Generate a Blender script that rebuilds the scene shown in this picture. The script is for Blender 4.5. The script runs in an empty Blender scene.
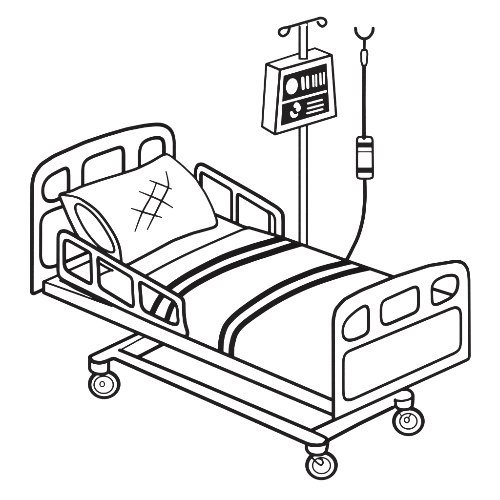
import bpy, math
from mathutils import Vector as V
from mathutils.geometry import tessellate_polygon, delaunay_2d_cdt
from mathutils.bvhtree import BVHTree

# ------------------------------------------------------------------ units
# Working unit u = 5 mm.  X runs head -> foot, Y near side -> far side, Z up (floor = 0).
U = 0.005
A = math.radians(44.5)
SE = 0.44
CE = math.sqrt(1 - SE * SE)
R_ = V((math.cos(A), math.sin(A), 0))                       # view right
U_ = V((-math.sin(A) * SE, math.cos(A) * SE, CE))           # view up
B_ = V((math.sin(A) * CE, -math.cos(A) * CE, SE))           # towards viewer
BH = V((math.sin(A), -math.cos(A), 0))                      # same, horizontal
Z_ = V((0, 0, 1)); X_ = V((1, 0, 0)); Y_ = V((0, 1, 0))
P0 = V((0, 0, 84)); PX, PY = 44.0, 292.5                    # deck corner on the drawing

def base(p):
    return P0 + R_ * (p[0] - PX) - U_ * (p[1] - PY)
def on(p, q, n):
    b = base(p)
    return b + B_ * ((q - b).dot(n) / B_.dot(n))
class Plane:
    def __init__(s, q, n): s.q = V(q); s.n = V(n).normalized()
    def __call__(s, p): return on(p, s.q, s.n)
def PLX(x): return Plane((x, 0, 0), X_)
def PLY(y): return Plane((0, y, 0), -Y_)
def PLZ(z): return Plane((0, 0, z), Z_)

# ------------------------------------------------------------------ materials
def mat(name, col, rough=0.9, noise=0.0):
    m = bpy.data.materials.new(name); m.use_nodes = True
    nt = m.node_tree; bs = nt.nodes['Principled BSDF']
    bs.inputs['Roughness'].default_value = rough
    bs.inputs['Specular IOR Level'].default_value = 0.0
    tc = nt.nodes.new('ShaderNodeTexCoord'); nz = nt.nodes.new('ShaderNodeTexNoise')
    nz.inputs['Scale'].default_value = 6.0
    cr = nt.nodes.new('ShaderNodeValToRGB')
    cr.color_ramp.elements[0].color = (*[c * (1 - noise) for c in col], 1)
    cr.color_ramp.elements[1].color = (*col, 1)
    nt.links.new(tc.outputs['Object'], nz.inputs['Vector'])
    nt.links.new(nz.outputs['Fac'], cr.inputs['Fac'])
    nt.links.new(cr.outputs['Color'], bs.inputs['Base Color'])
    return m
WHITE = mat('white_enamel', (0.86, 0.86, 0.86), 0.9, 0.02)
CLOTH = mat('white_cloth', (0.86, 0.86, 0.86), 1.0, 0.02)
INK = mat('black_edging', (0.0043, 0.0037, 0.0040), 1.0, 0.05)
FLOOR = mat('white_floor', (0.86, 0.86, 0.86), 1.0, 0.01)

# ------------------------------------------------------------------ curves
def smooth(pts, closed, cut=2.0, it=3):
    pts = [V((p[0], p[1])) for p in pts]
    for k in range(it):
        c = cut / (1.6 ** k); n = len(pts); out = []
        if not closed: out.append(pts[0])
        rng = range(n) if closed else range(n - 1)
        for i in rng:
            a = pts[i]; b = pts[(i + 1) % n]; l = (b - a).length
            if l < 1e-6: continue
            t = min(0.25, c / l)
            first = (not closed and i == 0); last = (not closed and i == n - 2)
            if not first: out.append(a.lerp(b, t))
            if not last: out.append(a.lerp(b, 1 - t))
        if not closed: out.append(pts[-1])
        pts = out
    return pts
def dense(pts, step=1.5, closed=False):
    out = []; n = len(pts)
    for i in range(n if closed else n - 1):
        a = V(pts[i]); b = V(pts[(i + 1) % n]); m = max(1, int((b - a).length / step))
        for k in range(m): out.append(a.lerp(b, k / m))
    if not closed: out.append(V(pts[-1]))
    return out
def catmull(pts, closed=False, m=8):
    P = [V(p) for p in pts]; n = len(P); out = []
    g = (lambda i: P[i % n]) if closed else (lambda i: P[max(0, min(n - 1, i))])
    for i in range(n if closed else n - 1):
        p0, p1, p2, p3 = g(i - 1), g(i), g(i + 1), g(i + 2)
        for k in range(m):
            t = k / m
            out.append(0.5 * ((2 * p1) + (p2 - p0) * t + (2 * p0 - 5 * p1 + 4 * p2 - p3) * t * t + (3 * p1 - p0 - 3 * p2 + p3) * t ** 3))
    if not closed: out.append(P[-1])
    return out

# ------------------------------------------------------------------ mesh builder
class MB:
    def __init__(s): s.v = []; s.f = []; s.m = []; s.s = []
    def add(s, vs, fs, m, sm=False):
        o = len(s.v); s.v += [V(x) for x in vs]
        for f in fs: s.f.append([i + o for i in f]); s.m.append(m); s.s.append(sm)
    def tube(s, pts, r, closed=False, m=1, n=10, taper=None):
        if m == 1: r += 0.2
        P = []
        for p in pts:
            p = V(p)
            if not P or (p - P[-1]).length > 0.02: P.append(p)
        if closed and (P[0] - P[-1]).length < 0.02: P.pop()
        k = len(P)
        if k < 2: return
        T = []
        for i in range(k):
            a = P[i - 1] if (i or closed) else P[0]
            b = P[(i + 1) % k] if (i < k - 1 or closed) else P[-1]
            T.append((b - a).normalized())
        nrm = T[0].orthogonal().normalized(); rings = []
        def ring(c, t, nr, rr):
            bi = t.cross(nr)
            return [c + nr * (rr * math.cos(2 * math.pi * j / n)) + bi * (rr * math.sin(2 * math.pi * j / n)) for j in range(n)]
        NR = []
        for i in range(k):
            nrm = nrm - T[i] * nrm.dot(T[i])
            if nrm.length < 1e-6: nrm = T[i].orthogonal()
            nrm.normalize(); NR.append(nrm.copy())
        rad = [r * (taper(i / (k - 1)) if taper else 1) for i in range(k)]
        if not closed:
            for q in (1.0, 0.92, 0.71, 0.38)[1:][::-1]:
                d = math.sqrt(1 - q * q); rings.append(ring(P[0] - T[0] * rad[0] * d, T[0], NR[0], rad[0] * q))
        for i in range(k): rings.append(ring(P[i], T[i], NR[i], rad[i]))
        if not closed:
            for q in (0.92, 0.71, 0.38):
                d = math.sqrt(1 - q * q); rings.append(ring(P[-1] + T[-1] * rad[-1] * d, T[-1], NR[-1], rad[-1] * q))
        vs = [x for rr in rings for x in rr]; K = len(rings); fs = []
        off = 0
        if closed:   # best twist match at the seam
            off = min(range(n), key=lambda o: (rings[-1][0] - rings[0][o]).length)
        for i in range(K if closed else K - 1):
            for j in range(n):
                j2 = (j + 1) % n; i2 = (i + 1) % K; o = off if (closed and i == K - 1) else 0
                fs.append([i * n + j, i * n + j2, i2 * n + (j2 + o) % n, i2 * n + (j + o) % n])
        if not closed:
            fs.append(list(range(n))[::-1]); fs.append([(K - 1) * n + j for j in range(n)])
        s.add(vs, fs, m, True)
    def slab(s, outer, holes, back, m=0):
        """front polygon with holes, walls along vector back"""
        loops = [outer] + list(holes); flat = [V(p) for l in loops for p in l]
        tr = tessellate_polygon([[V(p) for p in l] for l in loops])
        n = len(flat)
        s.add(flat + [p + back for p in flat], [list(t) for t in tr] + [[i + n for i in t][::-1] for t in tr], m)
        o = 0; w = []
        for l in loops:
            L = len(l)
            for i in range(L): j = (i + 1) % L; w.append([o + i, o + j, o + j + n, o + i + n])
            o += L
        s.add(flat + [p + back for p in flat], w, m)
    def box(s, c, e, ax=(X_, Y_, Z_), m=0):
        c = V(c); vs = []
        for i in (-1, 1):
            for j in (-1, 1):
                for k in (-1, 1): vs.append(c + ax[0] * (i * e[0] / 2) + ax[1] * (j * e[1] / 2) + ax[2] * (k * e[2] / 2))
        s.add(vs, [[0, 1, 3, 2], [4, 6, 7, 5], [0, 4, 5, 1], [2, 3, 7, 6], [0, 2, 6, 4], [1, 5, 7, 3]], m)
        return vs
    def hexa(s, q, m=0):
        s.add(q, [[0, 1, 2, 3], [7, 6, 5, 4], [0, 4, 5, 1], [1, 5, 6, 2], [2, 6, 7, 3], [3, 7, 4, 0]], m)
    def build(s, name, mats, parent=None, origin=None):
        o0 = V(origin) if origin is not None else V((0, 0, 0))
        me = bpy.data.meshes.new(name)
        me.from_pydata([(p - o0) * U for p in s.v], [], s.f)
        for mt in mats: me.materials.append(mt)
        for i, p in enumerate(me.polygons): p.material_index = s.m[i]; p.use_smooth = s.s[i]
        me.update()
        ob = bpy.data.objects.new(name, me); bpy.context.scene.collection.objects.link(ob)
        ob.location = o0 * U
        if parent: ob.parent = parent; 
        if parent and origin is not None: ob.location = o0 * U - world(parent)
        elif parent: ob.location = -world(parent)
        return ob
    def bvh(s): return BVHTree.FromPolygons([tuple(p) for p in s.v], s.f)
def world(o):
    w = V((0, 0, 0))
    while o: w += V(o.location); o = o.parent
    return w
def empty(name, loc, label, cat, group=None):
    o = bpy.data.objects.new(name, None); bpy.context.scene.collection.objects.link(o)
    o.location = V(loc) * U; o.empty_display_size = 0.05
    return tag(o, label, cat, group)
def tag(o, label, cat, group=None):
    o['label'] = label; o['category'] = cat
    if group: o['group'] = group
    return o
MW = [WHITE, INK]; MC = [CLOTH, INK]

def panel(mb, outline, holes, pl, thick, r, cut=2.0, hr=None, hcut=2.5):
    o = smooth(outline, True, cut); hs = [smooth(h, True, hcut) for h in holes]
    o3 = [pl(p) for p in o]; h3 = [[pl(p) for p in h] for h in hs]
    mb.slab(o3, h3, -pl.n * thick)
    mb.tube(o3, r, True)
    for h in h3: mb.tube(h, hr or r, True)
def line(mb, pts, pl, r, closed=False, cut=2.0, **k):
    mb.tube([pl(p) for p in smooth(pts, closed, cut)], r, closed, **k)

# ================================================================== FLOOR
fl = MB(); fl.box((200, 90, -2), (9000, 9000, 4))
fo = fl.build('floor', [FLOOR]); fo['kind'] = 'structure'

# ================================================================== HOSPITAL BED
bed = empty('hospital_bed', (200, 90, 0), 'white adjustable hospital bed with black outlined boards, folding side rails and castors', 'hospital bed')

# headboard
hb = MB(); PH = PLX(-4)
panel(hb, [(31.7, 294.5), (31.9, 240), (32.2, 182.8), (34.3, 173.7), (40.8, 164.6), (53.8, 156), (85, 142.2), (105.8, 135.2), (127, 129.0), (145.6, 125.4),
           (158.6, 124.2), (166.4, 126), (171.6, 131), (173.9, 139), (173.9, 229)],
      [[(42.1, 190.6), (43.4, 183), (48.6, 176.3), (62.5, 168.8), (66.8, 167.9), (68.6, 171.5), (68.6, 194), (61.6, 197.4), (54, 201.2), (47.3, 201.2), (43.4, 197.5)],
       [(82.4, 191), (82.4, 165.9), (85, 160.5), (91.5, 156.8), (116.2, 147.9), (121, 147), (123.5, 150), (123.5, 179)],
       [(139.1, 172), (139.1, 150), (141.7, 143), (148, 139.2), (157, 137.2), (161.9, 138.6), (164, 143), (164, 161)]],
      PH, 2.4, 1.95)
line(hb, [(75, 202.5), (62.9, 206.2), (51.2, 210.3), (43.6, 214.4), (40.4, 221), (40.3, 259), (43, 265.5), (48.6, 267.6), (56.4, 265.6), (67, 261), (86, 252.8), (150, 224), (150, 172)], PH, 1.9)
hb.build('headboard', MW, bed)

# footboard
fb = MB(); PF = PLX(412)
panel(fb, [(333.4, 420.3), (333.2, 320), (335.5, 309.5), (344, 299.6), (361, 290.4), (395, 276.6), (429, 265.6), (456.2, 261.2), (463, 262.5), (467.4, 268.5), (468.7, 277.4), (469, 358.8)],
      [[(342.3, 331.8), (343, 325), (347.4, 318.0), (356, 310.5), (363.8, 305.6), (367.3, 306.3), (368.6, 311), (368.6, 330.3), (366, 334.5), (354.2, 339.8), (347.4, 340.5), (343.2, 337.3)],
       [(380.7, 305.5), (383.1, 300.5), (413.2, 287), (417.1, 286.9), (418.5, 291), (418.5, 307.5), (416.1, 312.1), (388.2, 324.3), (383.1, 324.5), (380.7, 319.9)],
       [(431.7, 301), (431.4, 286), (435.1, 280.3), (444.3, 275.9), (452.6, 274.8), (457.1, 276.9), (458.2, 282.5), (456.9, 291), (451.1, 297.8), (437.8, 304.5), (433.1, 304.6)]],
      PF, 2.4, 1.8, cut=1.6, hr=1.65, hcut=2.0)
line(fb, [(343, 358), (345.9, 352.2), (454, 307.2), (458.9, 308.2), (460.6, 313.1), (460.6, 345.4), (457.7, 351.5), (350, 400.2), (344.3, 399.3), (343, 393)], PF, 1.65, True, cut=2.6)
fb.build('footboard', MW, bed)

# deck frame: tapered side section
dk = MB(); dz = [(0, 95.6), (6, 96.3), (95, 101.5), (200, 102.9), (409, 103.7)]
for (xa, za), (xb, zb) in zip(dz[:-1], dz[1:]):
    zl = lambda x: 84 - 0.6 * math.sin(min(1, x / 409) * math.pi) + 3.0 * x / 409
    dk.hexa([(xa, 0, zl(xa)), (xa, 182, zl(xa)), (xa, 182, za), (xa, 0, za), (xb, 0, zl(xb)), (xb, 182, zl(xb)), (xb, 182, zb), (xb, 0, zb)])
dk.tube([(x, 0, zl(x)) for x in (0, 40, 100, 160, 220, 280, 340, 409)], 1.95)
dk.tube([(0, 0, 84), (0, 0, 95.6)], 1.9)
dk.tube([(0, 182, 95.6), (0, 0, 95.6)], 1.7)
dk.tube([(0, 0, 95.6), (6, 0, 96.3), (95, 0, 101.5)], 1.0)
dk.tube([(196, -.6, 102.9), (409, -.6, 103.7)], 1.85)
dk.tube([(0, 182, 84), (409, 182, 87)], 1.8)
dk.build('bed_deck', MW, bed)

# near side rail
nr = MB(); PN = PLY(-11)
panel(nr, [(58.3, 272.5), (58.4, 235), (60.3, 231.6), (64, 230.8), (68, 232), (83.6, 241), (120, 262.6), (146, 277), (164.2, 287.3), (181.1, 297.2), (183.7, 301), (183.9, 314), (185.2, 324.4), (188, 333), (186.3, 337.4), (152, 322.8), (120, 308.2), (85, 290.5), (66.8, 281.8), (60.2, 277.8)],
      [[(64.1, 243), (64.2, 265), (66, 269.8), (71, 273.4), (90.3, 284), (91.8, 282.5), (91.2, 254), (89.5, 252), (68.5, 240.3), (65.4, 240.2)],
       [(97.9, 257.6), (99.1, 284.5), (101.7, 288.6), (131.8, 307), (133.8, 305.4), (132.6, 279.6), (131, 276.8), (99.5, 257.8)],
       [(139.6, 282.4), (141.3, 305.8), (144.5, 310.9), (171.5, 323.9), (176.8, 324.6), (178.6, 321.8), (177.3, 306.5), (174.8, 301.7), (141.5, 282.2)]],
      PN, 2.4, 1.95, hr=1.85, hcut=1.6)
# solid black wedge standing in for the shadow gap under the rail
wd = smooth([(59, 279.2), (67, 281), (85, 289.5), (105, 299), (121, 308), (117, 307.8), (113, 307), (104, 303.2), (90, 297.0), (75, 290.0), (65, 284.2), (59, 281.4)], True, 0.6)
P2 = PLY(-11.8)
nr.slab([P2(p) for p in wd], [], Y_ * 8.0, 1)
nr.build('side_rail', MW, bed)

# far side rail
fr = MB(); PR = PLY(186)
panel(fr, [(195.8, 226), (195.6, 171), (197.1, 165.4), (200.9, 163.8), (205.4, 165.6), (260, 196.8), (278, 208), (282.4, 212.5), (283.2, 218), (283.2, 262)],
      [[(201, 226), (201, 173.2), (202.5, 172.6), (230.4, 189), (231.9, 191), (231.9, 239)],
       [(237.4, 241), (237.4, 195), (238.8, 194), (268.2, 211.8), (269.8, 214.5), (269.8, 254)]],
      PR, 2.4, 1.9, hr=1.8, hcut=1.2)
line(fr, [(268, 211), (273, 213.8), (275.4, 218), (275.4, 256)], PR, 1.6)
fr.build('side_rail', MW, bed)

# mattress: domed cross-section, rising slightly towards the foot
PROF = [(0, 16), (0.8, 24), (4.5, 35.5), (12, 44.8), (22, 50.2), (36, 54.2), (58, 58.4), (82, 61), (105, 62), (127, 61.5), (150, 59.6), (173, 56.5), (180, 55.2)]
KX = [(50, -.2), (102, -.2), (152, -.1), (245, 0), (313, .085), (366, .18), (412, .26)]
def interp(t, x):
    if x <= t[0][0]: return t[0][1]
    for (a, b), (c, d) in zip(t[:-1], t[1:]):
        if x <= c: return b + (d - b) * (x - a) / (c - a)
    return t[-1][1]
PR2 = catmull(PROF, False, 4)
def surf(x, y, z): return V((x, y, 84 + z * (1 + interp(KX, x) * y / 180)))
def skin(mb, x0, x1, lift, ylift):
    n = 48; K = len(PR2); vs = []
    for i in range(n + 1):
        x = x0 + (x1 - x0) * i / n
        for (y, z) in PR2:
            p = surf(x, y, z); k = min(1, y / 20)
            vs.append(p + V((0, -ylift * (1 - k), lift * k)))
        vs.append(V((x, 180, 101)))
    K += 1
    fs = [[i * K + j, (i + 1) * K + j, (i + 1) * K + j + 1, i * K + j + 1] for i in range(n) for j in range(K - 1)]
    fs += [list(range(K))[::-1], [n * K + j for j in range(K)]]
    mb.add(vs, fs, 0, True)
mt = MB(); skin(mt, 58, 408, 0, 0); mt_b = mt.bvh()
def cast(b, p, off=0.25):
    o = base(p) + B_ * 1500
    h = b.ray_cast(o, -B_)
    return h[0] + B_ * off if h[0] is not None else None
def drawn(mb, b, pts, r, closed=False, cut=1.5, sm=True, taper=None, off=0.25):
    q = smooth(pts, closed, cut) if sm else pts
    c = [cast(b, p, off) for p in dense(q, 1.2, closed)]
    c = [x for x in c if x is not None]
    mb.tube(c, r, closed, 1, 8, taper)
def edge(mb, xa, xb, r):
    mb.tube([surf(xa + (xb - xa) * i / 40, 180, PROF[-1][1]) for i in range(41)], r)
mt.tube([surf(58 + 40 * i / 10, 180, PROF[-1][1]) + Z_ * 1.5 for i in range(14)], 1.6)
drawn(mt, mt_b, [(97.5, 262.2), (105, 266.8), (112.5, 270.8)], 1.3)
drawn(mt, mt_b, [(98.5, 276), (105, 272.6), (112, 270.2)], 1.3)
mt.build('mattress', MC, bed)

# undercarriage
uc = MB(); ZF = 42; PU = PLZ(ZF); PV = PLZ(ZF + .7)
outer = [(89.3, 356.8), (90.2, 360.2), (95, 362.2), (101, 362.8), (107, 361), (113.5, 358.2), (150, 374.4), (200, 396.4), (250, 418.4), (306, 443.3), (311, 444.8), (317, 445.4), (323, 444.6), (327.4, 442.4), (328.6, 440), (360, 423.4), (393, 407.4), (394.5, 400), (402, 389), (260, 300), (214, 297.5)]
inner = [(120, 350.4), (311, 430.9), (392, 392.5), (270, 318), (212, 305)]
o3 = [PU(p) for p in smooth(outer, True, 1.0)]; i3 = [PU(p) for p in smooth(inner, True, 0.4)]
uc.slab(o3, [i3], Z_ * -2.0)
line(uc, [(214, 297.5)] + outer[:17], PV, 1.85, cut=1.0)
line(uc, [(309, 430), (322, 435.9), (326.6, 438.4), (327, 440.4), (324, 443.4)], PV, 1.7, cut=1.2)
line(uc, [(120, 350.4), (200, 383.6), (311, 430.9), (334, 420.2), (380, 398.5)], PV, 2.0, cut=0.3)
line(uc, [(119.8, 350.4), (141.5, 338.4), (212, 305)], PV, 0.8, cut=0.3)
# inner face of the head cross member
a = PU((120, 350.4)); b = PU((200, 309)); dn = Z_ * -17.5
a = a.lerp(b, .16)
uc.slab([a, b, b + dn, a + dn], [], X_ * -2)
uc.tube([a + dn, b + dn], 2.1)
uc.build('undercarriage', MW, bed)
for xx in (130, 270):
    lc = MB(); lc.box((xx, 90, 64), (14, 22, 40)); lc.build('lift_column', MW, bed)
lc = MB(); lc.box((228, 90, 42), (290, 14, 3)); lc.build('support_beam', MW, bed)

# castors
RW = 14.3; TR = 2.05
def circ(c, rx, rz, n=40, ph=0):
    return [c + R_ * (rx * math.cos(2 * math.pi * i / n + ph)) + Z_ * (rz * math.sin(2 * math.pi * i / n + ph)) for i in range(n)]
def castor(cpx, housing, top, marks, shift=None, ink=None, fwd=4.2):
    c = on(cpx, V((0, 0, RW + TR)), Z_)
    PC = Plane(c + BH * fwd, BH)
    sh = V(shift) if shift else V((0, 0, 0))
    par = MB()
    hs = smooth(housing, True, 1.6)
    h3 = [PC(p) + sh for p in hs]
    par.slab(h3, [], -BH * 1.6); par.tube([PC(p) + sh for p in smooth(ink, False, 1.6)] if ink else h3, 1.65, not ink)
    par.tube([PC(p) + sh + BH * 0.3 for p in smooth(top, False, 1.5)], 1.2)
    # fork behind and stem
    par.box(c + sh + Z_ * 19.5 + BH * ((fwd - 5.8) / 2), (6, 4.8 + fwd, 4), (R_, BH, Z_))
    par.box(c + sh + Z_ * 8.5 - BH * 4.0, (5, 1.6, 20), (R_, BH, Z_))
    par.tube([c + sh + Z_ * 16, c + sh + Z_ * 25], 3.0, m=0)
    par.tube([c + sh - BH * 4.5, c + sh + BH * 0.2], 1.0, m=0)
    co = par.build('castor', MW, bed, origin=c + sh)
    c = c + sh
    t = MB(); t.tube(circ(c, RW, RW, 64), TR, True, 1, 14); t.build('tyre', MW, co, origin=c)
    d = MB(); d.slab(circ(c + BH * 1.2, RW - .6, RW - .6, 48), [], -BH * 2.4)
    d.tube(circ(c + BH * 1.3 + Z_ * marks[0][1] + R_ * marks[0][0], marks[0][2], marks[0][2], 48), 0.78, True)
    d.build('wheel', MW, co, origin=c)
    h = MB(); hc = c + BH * 1.7
    for kind, pts, r in marks[1]:
        q = [hc + R_ * x + Z_ * z for x, z in pts]
        if kind == 'ring': h.slab(catmull(q, True, 4), [], -BH * .4); h.tube(catmull(q, True, 6), r, True)
        else: h.tube(catmull(q, False, 6), r)
    h.build('hub', MW, co, origin=c)
ring = lambda x, z, rx, rz: [(x + rx * math.cos(t * math.pi / 5), z + rz * math.sin(t * math.pi / 5)) for t in range(10)]
H1 = [(89.6, 357.5), (89.6, 370.3), (94.5, 373.4), (101, 374.4), (107.6, 373.2), (108.6, 370), (108.6, 360.5), (101, 363.2), (94, 362.4)]
castor((104.2, 384.2), H1, [(90.5, 361.5), (96, 363.3), (101, 363.6), (108, 361.6)],
       ((-.5, 0, 9.6), [('ring', ring(-2, .9, 2.3, 2.9), .65)]))
H2 = [(306.2, 444.2), (306.5, 449.6), (308.8, 453), (314, 455), (322.2, 454.8), (325.9, 452.4), (327.2, 447), (328, 441.8), (323, 445), (313, 445.8)]
castor((321.5, 465.2), H2, [(306, 443.8), (314, 445.6), (323, 445), (328, 441.8)],
       ((0, 0.2, 8.9), [('line', [(-10.4, 10.4), (-6, 5.2), (-2.6, 2), (-.1, 1), (1.3, 3.3), (0.3, 7.2), (-3, 8.2)], 1.0)]))
H3 = [(395.3, 400), (395.3, 405.8), (398, 408.8), (404, 410), (410.8, 408.6), (412.6, 405), (413.1, 394.5), (411, 391.3), (407.5, 389.4), (403, 389.6), (399, 394), (395.8, 398.5)]
castor((408.4, 421.2), H3, [(397, 400.4), (402, 401), (410, 399.2), (412.9, 396.2)],
       ((0, 0.6, 8.6), [('ring', ring(-1.6, 2.2, 2.4, 2.9), .75), ('line', [(0.2, 4.8), (2.6, 8.8)], .7), ('line', [(-9.4, 10.6), (-7, 6.2), (-7.8, 3)], .6)]), ink=H3[:10], fwd=8)
castor((104.2, 384.2), H1, [(90.5, 361.5), (96, 363.3), (101, 363.6), (108, 361.6)],
       ((-.5, 0, 9.6), [('ring', ring(-2, .9, 2.3, 2.9), .65)]), shift=(0, 150, 0))

# ================================================================== BLANKET
bl = MB(); ta = MB(); skin(ta, 58, 408, 1.0, 0.6); tb = ta.bvh()
FOLD = catmull([(247.6, 227.6), (198, 249.2), (170, 262.7), (144.7, 276.6), (133, 286), (126, 302)], False, 6)
# blanket sheet: grid from the fold line down to the foot, following the mattress dome
f3 = [cast(tb, p, 0) for p in FOLD]; f3 = [p for p in f3 if p is not None]
fy = sorted([(p.y, p.x) for p in f3])
def foldx(y): return interp(fy, y)
n = 60; K = len(PR2); vs = []
for i in range(n + 1):
    for (y, z) in PR2:
        x0 = foldx(y); x = x0 + (408 - x0) * i / n; k = min(1, y / 20)
        vs.append(surf(x, y, z) + V((0, -0.6 * (1 - k), 1.0 * k)))
m0 = len(vs)
vs += [v - V((0, -0.3, 0.8)) for v in vs]
fs = [[i * K + j, (i + 1) * K + j, (i + 1) * K + j + 1, i * K + j + 1] for i in range(n) for j in range(K - 1)]
fs += [[q + m0 for q in f][::-1] for f in fs]
for j in range(K - 1): fs.append([j, j + 1, m0 + j + 1, m0 + j])
bl.add(vs, fs, 0, True)
bb = bl.bvh()
bl.tube([v + B_ * 0.9 for v in vs[:K] if v.y > 8], 1.4)
bl.tube([surf(foldx(180) + (408 - foldx(180)) * i / 40, 180, PROF[-1][1]) + Z_ * 1.8 for i in range(41)], 2.0)
ex = MB(); _p = PR2; PR2 = [(0, 8)] + _p + [(190, 53.2)]; skin(ex, 58, 408, 1.0, 0.6); PR2 = _p
xv = [v.z for v in ex.v]; eb = ex.bvh()
def band(mb, b, pts, w, off=0.35):
    c = catmull(pts, False, 12); n = len(c); cols = []; N = 90
    for k in (-1, -.5, 0, .5, 1):
        col = []
        for i in range(n):
            t = (c[min(n - 1, i + 1)] - c[max(0, i - 1)]).normalized(); nn = V((-t.y, t.x))
            x = cast(eb, c[i] + nn * (w(i / (n - 1)) / 2 * k), off)
            if x is not None and x.y < 181.0 and x.z > 102.6: col.append(x)
        L = [0.0]
        for a, b2 in zip(col[:-1], col[1:]): L.append(L[-1] + (b2 - a).length)
        out = []; q = 0
        for m in range(N):
            d = L[-1] * m / (N - 1)
            while q < len(L) - 2 and L[q + 1] < d: q += 1
            out.append(col[q].lerp(col[q + 1], (d - L[q]) / max(1e-6, L[q + 1] - L[q])))
        cols.append(out)
    vs = [cols[k][m] for m in range(N) for k in range(5)]
    mb.add(vs, [[i * 5 + j, i * 5 + j + 1, (i + 1) * 5 + j + 1, (i + 1) * 5 + j] for i in range(N - 1) for j in range(4)], 1, True)
band(bl, bb, [(292, 235.5), (280, 238.9), (268, 242.4), (250, 247.7), (224, 257), (198, 269.7), (181, 279.5), (167, 289.7), (159.5, 299), (155, 307), (151, 316)], lambda t: 6.8 - .6 * abs(t - .4))
band(bl, bb, [(306, 241.6), (296, 244.7), (284, 248.3), (268, 253.6), (250, 259.5), (224, 269.4), (198, 282.6), (182, 293.6), (173, 304), (169, 313), (165.5, 324)], lambda t: 7.0 - 1.0 * t)
band(bl, bb, [(364, 258.6), (350, 261.6), (338, 264.5), (324, 268), (308, 273.4), (276, 287.5), (244, 308.2), (228, 322.6), (222.6, 334), (220.9, 344), (220.6, 352), (220.6, 360)], lambda t: 6.2)
band(bl, bb, [(386, 264), (370, 267.4), (357, 270.3), (340, 274.8), (308, 285.9), (276, 301.6), (247.2, 320.8), (236.2, 332), (232.4, 343), (231.4, 350), (231.3, 357), (231.3, 364)], lambda t: 6.2)
blo = bl.build('blanket', MC)
tag(blo, 'white blanket with two pairs of black stripes draped over the bed mattress', 'blanket')

# ================================================================== PILLOW
pn = V((58, 0, 75)).normalized()
PP = Plane((87.4, 30, 143.5), pn)
rim_px = smooth([(59, 195.2), (61.6, 193.4), (70, 192), (80, 187.2), (100, 180.4), (120, 174.4), (136, 169.2), (150, 162.5), (162, 155.3), (166.2, 154.2), (170, 156), (182, 165.9), (195, 178.3), (205.4, 194.3), (211.9, 207.5),
                 (217, 221.8), (216.6, 225.6), (213.2, 227.6), (192.4, 233.2), (172.9, 240.6), (151.2, 252.4), (127.8, 264.8), (118, 267), (106, 261), (94, 253), (83, 243.5), (76, 233.6), (68, 217)], True, 1.8)
rim = [PP(p) for p in rim_px]
e1 = Y_.copy(); e2 = pn.cross(Y_); org = PP.q
r2 = [V(((p - org).dot(e1), (p - org).dot(e2))) for p in rim]
def segd(p, a, b):
    d = b - a; t = max(0, min(1, (p - a).dot(d) / max(d.dot(d), 1e-9))); return (p - a - d * t).length
def inside(p):
    c = False; n = len(r2)
    for i in range(n):
        a, b = r2[i], r2[i - 1]
        if (a.y > p.y) != (b.y > p.y) and p.x < (b.x - a.x) * (p.y - a.y) / (b.y - a.y) + a.x: c = not c
    return c
def rd(p): return min(segd(p, r2[i - 1], r2[i]) for i in range(len(r2)))
pts = list(r2); nrm_ = len(r2)
xs = [p.x for p in r2]; ys = [p.y for p in r2]
g = 3.2; x = min(xs)
while x < max(xs):
    y = min(ys)
    while y < max(ys):
        q = V((x, y))
        if inside(q) and rd(q) > 1.2: pts.append(q)
        y += g
    x += g
cd = delaunay_2d_cdt(pts, [(i, (i + 1) % nrm_) for i in range(nrm_)], [], 1, 1e-4)
cv, cf = cd[0], cd[2]
D = 44.0
def hgt(q):
    d = min(rd(q), D); return (1 - (1 - d / D) ** 2)
hh = [0 if rd(q) < 1e-3 else hgt(q) for q in cv]
pw = MB()
F = [org + e1 * q.x + e2 * q.y + pn * (16 * h + .0) for q, h in zip(cv, hh)]
Bk = [org + e1 * q.x + e2 * q.y - pn * (11 * h) for q, h in zip(cv, hh)]
pw.add(F, [list(f) for f in cf], 0, True); pw.add(Bk, [list(f)[::-1] for f in cf], 0, True)
pb = pw.bvh()
pw.tube([p + B_ * 1.3 for p in rim], 1.5, True)
drawn(pw, pb, catmull([(62, 195), (72, 196.5), (82, 200), (98, 212), (112, 231), (119, 246), (121.3, 262)], False, 6), 1.5, sm=False)
drawn(pw, pb, catmull([(76.5, 204.6), (80.5, 204.6), (90, 211), (100, 222), (110, 238), (114, 248), (113.4, 252), (108.5, 251.6), (98, 245.5), (86, 231.3), (77.5, 215.5), (75.3, 208)], True, 5), 1.3, closed=True, sm=False)
tp = lambda t: 0.7 + 0.3 * math.sin(math.pi * min(1, max(0, t * 1.0)))
for ln in ([(166, 171.4), (167.9, 180), (168, 188), (161, 202), (154, 216), (147.4, 229.4)], [(156, 184), (151, 196.5), (142, 213), (135, 231.4)],
           [(150, 180.6), (160, 184.4), (171.4, 189)], [(139.4, 191.6), (160, 200.2), (172.6, 207.6)], [(131.4, 208.4), (146, 213), (161.6, 217.4)]):
    drawn(pw, pb, catmull(ln, False, 6), 1.0, sm=False, taper=tp, off=.5)
po = pw.build('pillow', MC)
tag(po, 'plump white pillow with cross hatched stitches leaning against the headboard', 'pillow')

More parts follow.
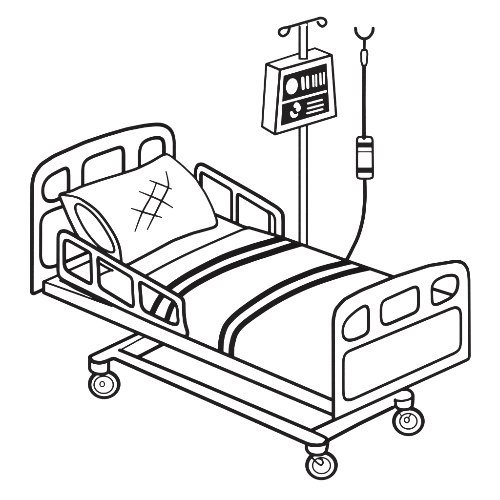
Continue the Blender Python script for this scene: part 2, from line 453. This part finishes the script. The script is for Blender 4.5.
# ================================================================== IV STAND
SX, SY = 147.0, (303.3 - 44 - math.cos(A) * 147) / math.sin(A)
sb = V((SX, SY, 0))
iv = empty('drip_stand', sb, 'tall slim white pole stand with two looped hooks on top behind the bed', 'drip stand')
def zpix(py, p=sb):   # height above floor at which the pole shows at drawing height py
    q = base((303.3, py)); t = (p - q).dot(BH) / B_.dot(BH); return (q + B_ * t).z
ztop = zpix(25.2)
pole = MB(); hw = 3.7
pole.box(sb + Z_ * (ztop / 2 + 4), (2 * hw, 2 * hw, ztop - 8), (R_, BH, Z_))
for i in (-1, 1):
    for j in (-1, 1):
        c = sb + R_ * (hw * i) + BH * (hw * j)
        pole.tube([c + Z_ * 9, c + Z_ * ztop], 1.1 if j == 1 else 0.9)
pole.build('pole', MW, iv)
PK = Plane(sb + BH * 4.2, BH)
hk = MB()
hk.tube([PK(p) for p in catmull([(289.4, 28.2), (287.8, 33), (283.6, 36), (279.8, 34.6), (279.2, 31), (282, 28.4), (290, 26.6), (303, 22.8), (314, 19.8), (321, 18), (325.4, 20), (325.8, 24), (322.6, 26.4), (319.4, 24.8), (317.8, 22.2)], False, 6)], 1.4)
hk.build('hook_bar', MW, iv)
for k in range(5):
    a = 2 * math.pi * k / 5 + .3; lg = MB(); d = V((math.cos(a), math.sin(a), 0))
    lg.box(sb + d * 18 + Z_ * 8, (36, 4, 3), (d, Z_.cross(d), Z_))
    lg.tube([sb + d * 34 + Z_.cross(d) * t + Z_ * 3.6 for t in (-1.5, 1.5)], 3.2)
    lg.build('base_leg', MW, iv)

# ================================================================== INFUSION PUMP
zt = zpix(57.6); PT = PLZ(zt)
TL, TRt, BTL, BTR = PT((280, 69.8)), PT((331.6, 55.2)), PT((266.5, 64.2)), PT((315, 48.6))
fn = (TRt - TL).cross(Z_).normalized(); bn = (BTR - BTL).cross(Z_).normalized()
if fn.dot(B_) < 0: fn = -fn
PFm = Plane(TL, fn); PBm = Plane(BTL, bn)
BL, BR = PFm((275, 134.2)), PFm((336, 115.8)); BBL = PBm((262.4, 126.6)); BBR = BBL + (BR - BL) * 0.97
pm = empty('infusion_pump', (TL + BR + BTL + BBR) / 4 - Z_ * 30, 'boxy white monitor with black display panel clamped to the drip stand', 'medical monitor')
bx = MB(); bx.hexa([TL, TRt, BR, BL, BTL, BTR, BBR, BBL])
for e in ((TL, TRt), (TRt, BR), (BR, BL), (BL, TL), (BTL, BTR), (BTL, BBL), (TL, BTL), (TRt, BTR), (BL, BBL), (BTR, BBR), (BBR, BR), (BBR, BBL)):
    bx.tube([e[0], e[1]], 1.3)
# collar where the pole enters the top
cp = V((SX, SY, zt + .6))
bx.tube([cp + R_ * (3.9 * math.cos(t / 12 * math.pi)) + BH * (3.9 + .5 * math.sin(t / 12 * math.pi)) for t in range(13)], 0.9)
bx.build('housing', MW, pm)
ds = MB(); PD = Plane(TL + fn * 0.6, fn); PG = Plane(TL + fn * 0.95, fn)
scr = [(283.6, 75.8), (326.8, 63.2), (329.6, 111.6), (281.1, 126)]
ds.slab([PD(p) for p in smooth(scr, True, .4, 2)], [], -fn * .5, 1)
def glyph(pts, closed=True, m=4):
    c = catmull(pts, True, m); ds.slab([PG(p) for p in c], [], -fn * .45, 0)
def ell(cx, cy, rx, ry, tilt=0, n=20):
    return [(cx + rx * math.cos(t) * math.cos(tilt) - ry * math.sin(t) * math.sin(tilt), cy + rx * math.cos(t) * math.sin(tilt) + ry * math.sin(t) * math.cos(tilt)) for t in [2 * math.pi * i / n for i in range(n)]]
def bar(x0, y0, x1, y1, w):
    d = V((x1 - x0, y1 - y0)); l = d.length; d.normalize(); nn = V((-d.y, d.x)); a = V((x0, y0)); b = V((x1, y1)); o = []
    for c, s in ((a, -1), (b, 1)):
        for k in range(5):
            an = -math.pi / 2 + math.pi * k / 4
            o.append(c + d * s * (w / 2 * math.cos(an)) + nn * s * (w / 2 * math.sin(an)))
    ds.slab([PG(p) for p in o], [], -fn * .45, 0)
glyph(ell(292, 86.4, 5.4, 7.9, .22), m=2)
for x, ya, yb, w in ((302.9, 78, 88.6, 2.9), (307.6, 77, 87.6, 2.8), (313.2, 75.8, 86.2, 2.0), (316.2, 75, 86, 1.8), (320.4, 73.6, 84.4, 2.0), (324, 73, 83.6, 1.8)):
    bar(x, ya, x + .3, yb, w - .45)
bar(282.0, 103.2, 326, 91.3, 1.9)
for x0, y0, x1, y1 in ((308, 103.6, 322, 99.8), (308, 108.6, 323.2, 104.6), (307.2, 113.4, 322.6, 109.2)): bar(x0, y0, x1, y1, 1.5)
glyph([(294, 105.4), (296.2, 102.6), (298.6, 103.4), (300.6, 107), (300, 110), (297.6, 111.6), (296, 109.6), (297.2, 108), (294.4, 107.6)], m=2)
glyph([(290.4, 112.6), (292, 111.2), (293.6, 113.6), (295.6, 114.6), (298, 113.6), (297, 116.2), (294, 117.8), (291.2, 116.6)], m=2)
ds.build('display', MW, pm)

# ================================================================== DRIP LINE
LY = 193.0; LX = (364.3 - 44 - math.sin(A) * LY) / math.cos(A)
lp = V((LX, LY, 0)); PLn = Plane(lp, BH)
dl = empty('drip_line', PLn((364, 250)), 'upright black infusion tube with forked hook and striped drip chamber ending at the bed edge', 'drip line')
m_ = MB()
m_.tube([PLn(p) for p in catmull([(355.5, 28.2), (356.4, 33), (360, 37.4), (364.4, 38.8), (368.8, 37.2), (372.4, 32.6), (373.1, 28.2)], False, 6)], 1.55)
m_.tube([PLn((364.4, 38.8)), PLn((364.2, 49.5))], 1.45)
m_.build('forked_hook', MW, dl)
def pod(name, out, half, r, cut=1.6):
    q = MB(); o = [PLn(p) + BH * half for p in smooth(out, True, cut)]
    q.slab(o, [], -BH * 2 * half); q.tube(o, r, True)
    return q
cn = pod('c', [(362, 49.6), (366.6, 49.6), (367.4, 53), (367, 61), (366, 65), (362.4, 65), (361.4, 61), (361, 53)], 1.0, 1.05, .25)
cn.build('connector', MW, dl)
t1 = MB(); t1.tube([PLn((364, 65.5)), PLn((363.8, 100)), PLn((364, 137.5))], 1.85); t1.build('tube', MW, dl)
ch = pod('b', [(357, 137.4), (360, 136.2), (369.6, 136.2), (372.5, 137.6), (372.9, 176), (371.6, 178), (358.4, 178), (357, 176)], 1.2, 1.2)
PB2 = Plane(lp + BH * 1.7, BH)
for ya, yb in ((142.4, 147.8), (151.2, 152.7), (167.6, 173.0)):
    ch.slab([PB2(p) for p in ((357, ya), (372.6, ya), (372.6, yb), (357, yb))], [], -BH * .6, 1)
ch.tube([PB2((364, 136.6)), PB2((364, 138))], 1.9)
ch.build('drip_chamber', MW, dl)
t2 = MB()
t2.tube([PLn(p) for p in catmull([(364.6, 179), (364.9, 190), (364.8, 200), (363, 218), (358.4, 235.6), (352, 249.5), (346.6, 260)], False, 6)], 1.85)
t2.build('tube', MW, dl)

# ================================================================== LIGHT, WORLD, CAMERA
sc = bpy.context.scene
w = bpy.data.worlds.new('World'); sc.world = w; w.use_nodes = True
bg = w.node_tree.nodes['Background']; bg.inputs[0].default_value = (1, 1, 1, 1); bg.inputs[1].default_value = 1.0
sd = bpy.data.lights.new('view_fill_sun', 'SUN'); sd.energy = 4.0; sd.angle = math.radians(4)  # added fill sun along the view, brightens gaps and hides shadows
so = bpy.data.objects.new('view_fill_sun', sd); sc.collection.objects.link(so)
so.rotation_euler = (-B_).to_track_quat('-Z', 'Y').to_euler()
cam = bpy.data.cameras.new('camera'); co = bpy.data.objects.new('camera', cam); sc.collection.objects.link(co)
cam.type = 'ORTHO'; cam.ortho_scale = 500 * U; cam.clip_end = 200
q = base((250, 250)) + B_ * 1600
co.location = q * U
from mathutils import Matrix
mx = Matrix((R_, U_, B_)).transposed()
co.rotation_euler = mx.to_euler()
sc.camera = co
sc.view_settings.view_transform = 'Standard'; sc.view_settings.look = 'None'
sc.view_settings.exposure = 1.0; sc.view_settings.gamma = 1
